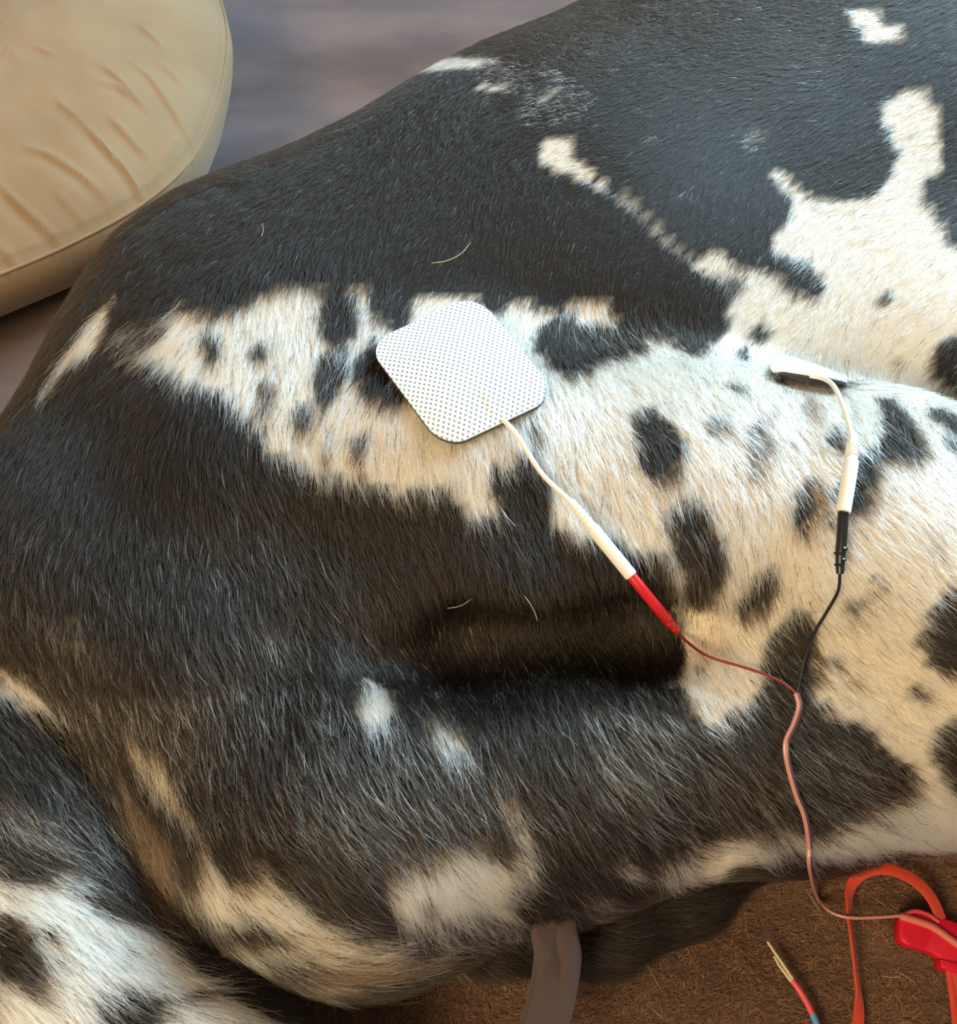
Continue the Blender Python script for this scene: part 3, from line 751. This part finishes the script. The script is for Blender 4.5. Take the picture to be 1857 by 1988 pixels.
part('red_wire', sweep(on(w1, .0042, 60), circ(.00062, 8)), WIRE_RED, cab)
w2 = [((1630, 1112), .0100), ((1626, 1148), .008), ((1602, 1192), .0055), ((1580, 1230), .0045), ((1560, 1285), .0042), ((1548, 1345), .0042)]
part('black_wire', sweep(smooth_path([hit(u, v, f) for (u, v), f in w2], 60), circ(.00066, 8)), WIRE_BLACK, cab)
w3 = [((1546, 1345), .0042), ((1552, 1372), .0042), ((1541, 1408), .0042), ((1526, 1442), .0042), ((1529, 1480), .0042), ((1545, 1540), .0042), ((1562, 1585), .0042), ((1571, 1640), .005), ((1572, 1690), .006), ((1582, 1735), .005), ((1606, 1766), .006), ((1645, 1780), .009), ((1700, 1780), .010), ((1748, 1777), .010)]
P3 = smooth_path([hit(u, v, f) for (u, v), f in w3], 130)
t3, s3, n3 = frames(P3, (0, -.3, 1)); tw = np.linspace(0, 1, 130)
wob = .00062*np.cos(tw*1.5)[:, None]*s3 + .00062*np.sin(tw*1.5)[:, None]*n3
part('red_core', sweep(P3 + wob, circ(.00082, 8)), WIRE_PINK, cab)
part('black_core', sweep(P3 - wob, circ(.0007, 8)), mat('dark_jacket', (.10, .035, .032), .35), cab)

# ------------------------------------------------------------------ red lanyard with its clasp
CORD_RED = mat('orange_red_cord', (.60, .050, .020), .6, Sheen_Weight=.2)
lan = empty('lanyard', tuple(P(1800, 1810, .0)))
tag(lan, 'orange red flat cord looped into a red plastic clasp on the blanket', 'lanyard')
def ribbon(pts, w, th, tilt=None, n=70):
    p = smooth_path([P(u, v, z) for u, v, z in pts], n)
    up = (0, 0, 1) if tilt is None else np.stack([np.interp(np.linspace(0, 1, n), np.linspace(0, 1, len(tilt)), [math.sin(a)*k for a in tilt]) for k in (1.0, .3)] + [np.interp(np.linspace(0, 1, n), np.linspace(0, 1, len(tilt)), [math.cos(a) for a in tilt])], 1)
    return sweep(p, rrect(w, th, th*.9, 3), up)
part('cord_loop', ribbon([(1660, 2040, .004), (1667, 1950, .004), (1660, 1880, .005), (1651, 1810, .006), (1647, 1760, .006), (1652, 1718, .007), (1680, 1692, .009), (1725, 1688, .010), (1775, 1710, .010), (1808, 1745, .009), (1826, 1785, .008)], .0030, .0007, [0, .2, .9, 1.05, 1.1, .9, .3, .1, .1, .1, .2]), CORD_RED, lan)
part('cord_tail', ribbon([(1838, 1868, .006), (1846, 1920, .005), (1853, 1980, .004), (1858, 2040, .004)], .0016, .0008), CORD_RED, lan)
part('cord_tail', ribbon([(1849, 1872, .006), (1858, 1920, .005), (1866, 1980, .004), (1871, 2040, .004)], .0014, .0008), CORD_RED, lan)
def slab_px(name, pts, z0, z1, material, parent, bev=.0016):
    lo = smooth_path([P(u, v, z1)[:2] for u, v in pts + pts[:1]], 64)[:-1]
    c = lo.mean(0); v, f = [], []
    ins = [(0, z0 + bev*.6), (0, z1 - bev), (bev*.3, z1 - bev*.3), (bev, z1)]
    d = lo - c; L = np.linalg.norm(d, axis=1, keepdims=True)
    for a, z in [(bev*.5, z0)] + ins:
        q = c + d*(1 - a/L); v.append(np.c_[q, np.full(len(q), z)])
    m = len(lo); k = len(v)
    f = [(i*m + j, i*m + (j+1) % m, (i+1)*m + (j+1) % m, (i+1)*m + j) for i in range(k-1) for j in range(m)]
    f += [tuple(range(m))[::-1], tuple((k-1)*m + j for j in range(m))]
    return part(name, (np.vstack(v), f), material, parent)
CLASP = mat('clasp_plastic', (.66, .006, .035), .42, Subsurface_Weight=.15, Subsurface_Radius=(.004, .001, .001))
cl = slab_px('clasp', [(1744, 1786), (1752, 1770), (1776, 1765), (1808, 1774), (1835, 1782), (1880, 1800), (1930, 1830), (1935, 1900), (1890, 1888), (1857, 1883), (1830, 1872), (1822, 1858), (1795, 1844), (1760, 1834), (1745, 1818)], .0005, .0085, CLASP, lan)
part('wire_channel', sweep(smooth_path([P(1746, 1778, .0092), P(1776, 1787, .0095), P(1810, 1800, .0095), P(1846, 1825, .0095), P(1900, 1862, .0092)], 40), circ(.0019, 12)), mat('pale_red_sleeve', (.62, .16, .13), .35, Alpha=1.0), cl)
part('wire_channel', sweep(smooth_path([P(1752, 1776, .0088), P(1775, 1769, .0092), P(1800, 1775, .0092), P(1822, 1790, .0092)], 30), circ(.0011, 10)), mat('pale_red_edge', (.55, .06, .09), .35), cl)
slab_px('clasp_collar', [(1824, 1862), (1850, 1866), (1880, 1872), (1880, 1892), (1850, 1886), (1828, 1878)], .0005, .0095, CLASP, lan, .001)

# ------------------------------------------------------------------ pink cord end
pk = empty('split_cord', tuple(P(1490, 1830, .002)))
tag(pk, 'loose pink cord with a cream split tip and a blue sleeve, on the blanket', 'cord')
CREAM = mat('cream_core', (.62, .52, .33), .5); PINK = mat('pink_sleeve', (.72, .085, .125), .45); BLUE = mat('blue_sleeve', (.10, .30, .62), .45)
pth = smooth_path([P(u, v, .0045) for u, v in ((1488, 1829), (1508, 1860), (1530, 1893), (1556, 1930), (1576, 1968), (1590, 2005), (1598, 2040))], 100)
part('pink_sleeve', sweep(pth[38:71], circ(.00155, 12)), PINK, pk)
part('blue_sleeve', sweep(pth[69:], circ(.00165, 12)), BLUE, pk)
t4, s4, n4 = frames(pth)
part('split_tip', sweep(pth[:42] - s4[:42]*np.interp(np.arange(42), [0, 24, 41], [.0004, .0007, .0004])[:, None], circ(.0008, 8), scale=np.linspace(.8, 1.2, 42)), CREAM, pk)
part('split_tip', sweep(pth[13:44] + s4[13:44]*np.interp(np.arange(31), [0, 8, 30], [.0008, .0012, .0004])[:, None], circ(.0008, 8), scale=np.linspace(.7, 1.2, 31)), CREAM, pk)

# ------------------------------------------------------------------ mauve strap and fleece corner
MAUVE = mat('mauve_fleece', (.070, .044, .045), .9, Sheen_Weight=.12, Sheen_Roughness=.5)
L = MAUVE.node_tree.links; tcx = node(MAUVE, 'ShaderNodeTexCoord'); nzx = node(MAUVE, 'ShaderNodeTexNoise', Scale=900.0, Detail=3.0); L.new(tcx.outputs['Object'], nzx.inputs['Vector'])
bpx = node(MAUVE, 'ShaderNodeBump', Strength=.35, Distance=.0006); L.new(nzx.outputs['Fac'], bpx.inputs['Height']); L.new(bpx.outputs[0], MAUVE.node_tree.nodes['Principled BSDF'].inputs['Normal'])
a0 = hit(1060, 1800, .002)
st = smooth_path([a0 + np.array([0, .012, .002]), a0, P(1067, 1860, .078), P(1058, 1930, .066), P(1038, 2000, .055), P(1008, 2080, .047)], 50)
strap = part('fabric_strap', sweep(st, rrect(.0066, .0036, .0018, 5), (.25, .1, 1), scale=np.r_[.86, .95, np.linspace(.98, 1.08, 48)]), MAUVE)
tag(strap, 'mauve grey folded fabric strap coming out from under the belly fur', 'strap')
st2 = st + np.array([.0070, -.0005, -.0060])
part('folded_edge', sweep(st2, rrect(.0050, .0066, .003, 5), (.25, .1, 1), scale=np.r_[.80, .92, np.linspace(.98, 1.1, 48)]), MAUVE, strap)
fc = slab_px('fleece_corner', [(430, 1935), (500, 1920), (560, 1915), (598, 1918), (600, 1940), (588, 1970), (578, 2010), (560, 2060), (440, 2060)], .0, .012, MAUVE, None, .006)
tag(fc, 'mauve fleece corner tucked between the tail and the brown blanket', 'fleece')

# ------------------------------------------------------------------ shed hairs
HAIRM = mat('shed_hair', (.50, .42, .29), .5)
def strand(pts, off, r=.00012, n=14):
    return sweep(smooth_path(pts, n), circ(r, 5), scale=np.r_[np.linspace(.5, 1, 3), np.ones(n-6), np.linspace(1, .4, 3)])
def shed(pts, label, group, off, r=.00012):
    vf = strand([hit(u, v, off) for u, v in pts], off, r)
    o = part('shed_hair', vf, HAIRM); tag(o, label, 'hair', group)
SHED = [([(1830, 1668), (1829, 1674), (1828, 1680)], 'tiny pale hair on the blanket just above the red loop'),
    ([(1700, 1748), (1710, 1753), (1719, 1761)], 'pale hair on the blanket inside the red cord loop'),
    ([(1570, 1778), (1585, 1775), (1598, 1777)], 'flat pale hair lying left of the cable bend'),
    ([(1565, 1730), (1580, 1752), (1593, 1772)], 'steep pale hair crossing under the cable bend'),
    ([(1743, 1887), (1758, 1896), (1776, 1908)], 'slanting pale hair on the blanket below the red clasp'),
    ([(1709, 1895), (1727, 1897), (1746, 1897)], 'level pale hair between the red cord and the clasp tails'),
    ([(1534, 1811), (1540, 1814), (1548, 1816)], 'short pale hair above the cream split tip, upper of two'),
    ([(1554, 1828), (1560, 1827), (1566, 1825)], 'short pale hair above the cream split tip, lower of two'),
    ([(1256, 1873), (1270, 1900), (1284, 1926)], 'long slanting pale hair on the blanket right of the mauve strap'),
    ([(1326, 1904), (1327, 1910), (1328, 1917)], 'short upright pale hair between the strap and the pink cord'),
    ([(1360, 1893), (1364, 1896), (1366, 1898)], 'speck of pale hair nearest the pink cord on its left'),
    ([(1264, 1957), (1275, 1968), (1286, 1977)], 'slanting pale hair at the lower edge right of the strap'),
    ([(640, 1940), (648, 1960), (650, 1985)], 'upright pale hair on the blanket beside the fleece corner'),
    ([(760, 1952), (790, 1948), (815, 1945)], 'level pale hair on the blanket left of the strap')]
for p, lab in SHED: shed(p, lab, 'shed hairs on the blanket', .0042)
shed([(837, 511), (868, 506), (895, 492), (914, 470)], 'long curved pale hair on the black coat above the dotted pad', 'loose hairs on the coat', .006, .00022)
shed([(868, 1181), (888, 1178), (902, 1172), (914, 1163)], 'curved pale hair, left of two on the black hollow of the thigh', 'loose hairs on the coat', .006)
shed([(1017, 1156), (1030, 1174), (1038, 1190), (1043, 1206)], 'slanting pale hair, right of two on the black hollow of the thigh', 'loose hairs on the coat', .006)
shed([(509, 433), (511, 446), (507, 460)], 'short upright pale hair on the black rump below the cushion', 'loose hairs on the coat', .006)
hz = [P(1042, 1852, .0835), P(1062, 1855, .0840), P(1088, 1848, .0835)]
o = part('shed_hair', strand(hz, 0), HAIRM); tag(o, 'curved pale hair lying across the mauve strap', 'hair', 'loose hairs on the coat')
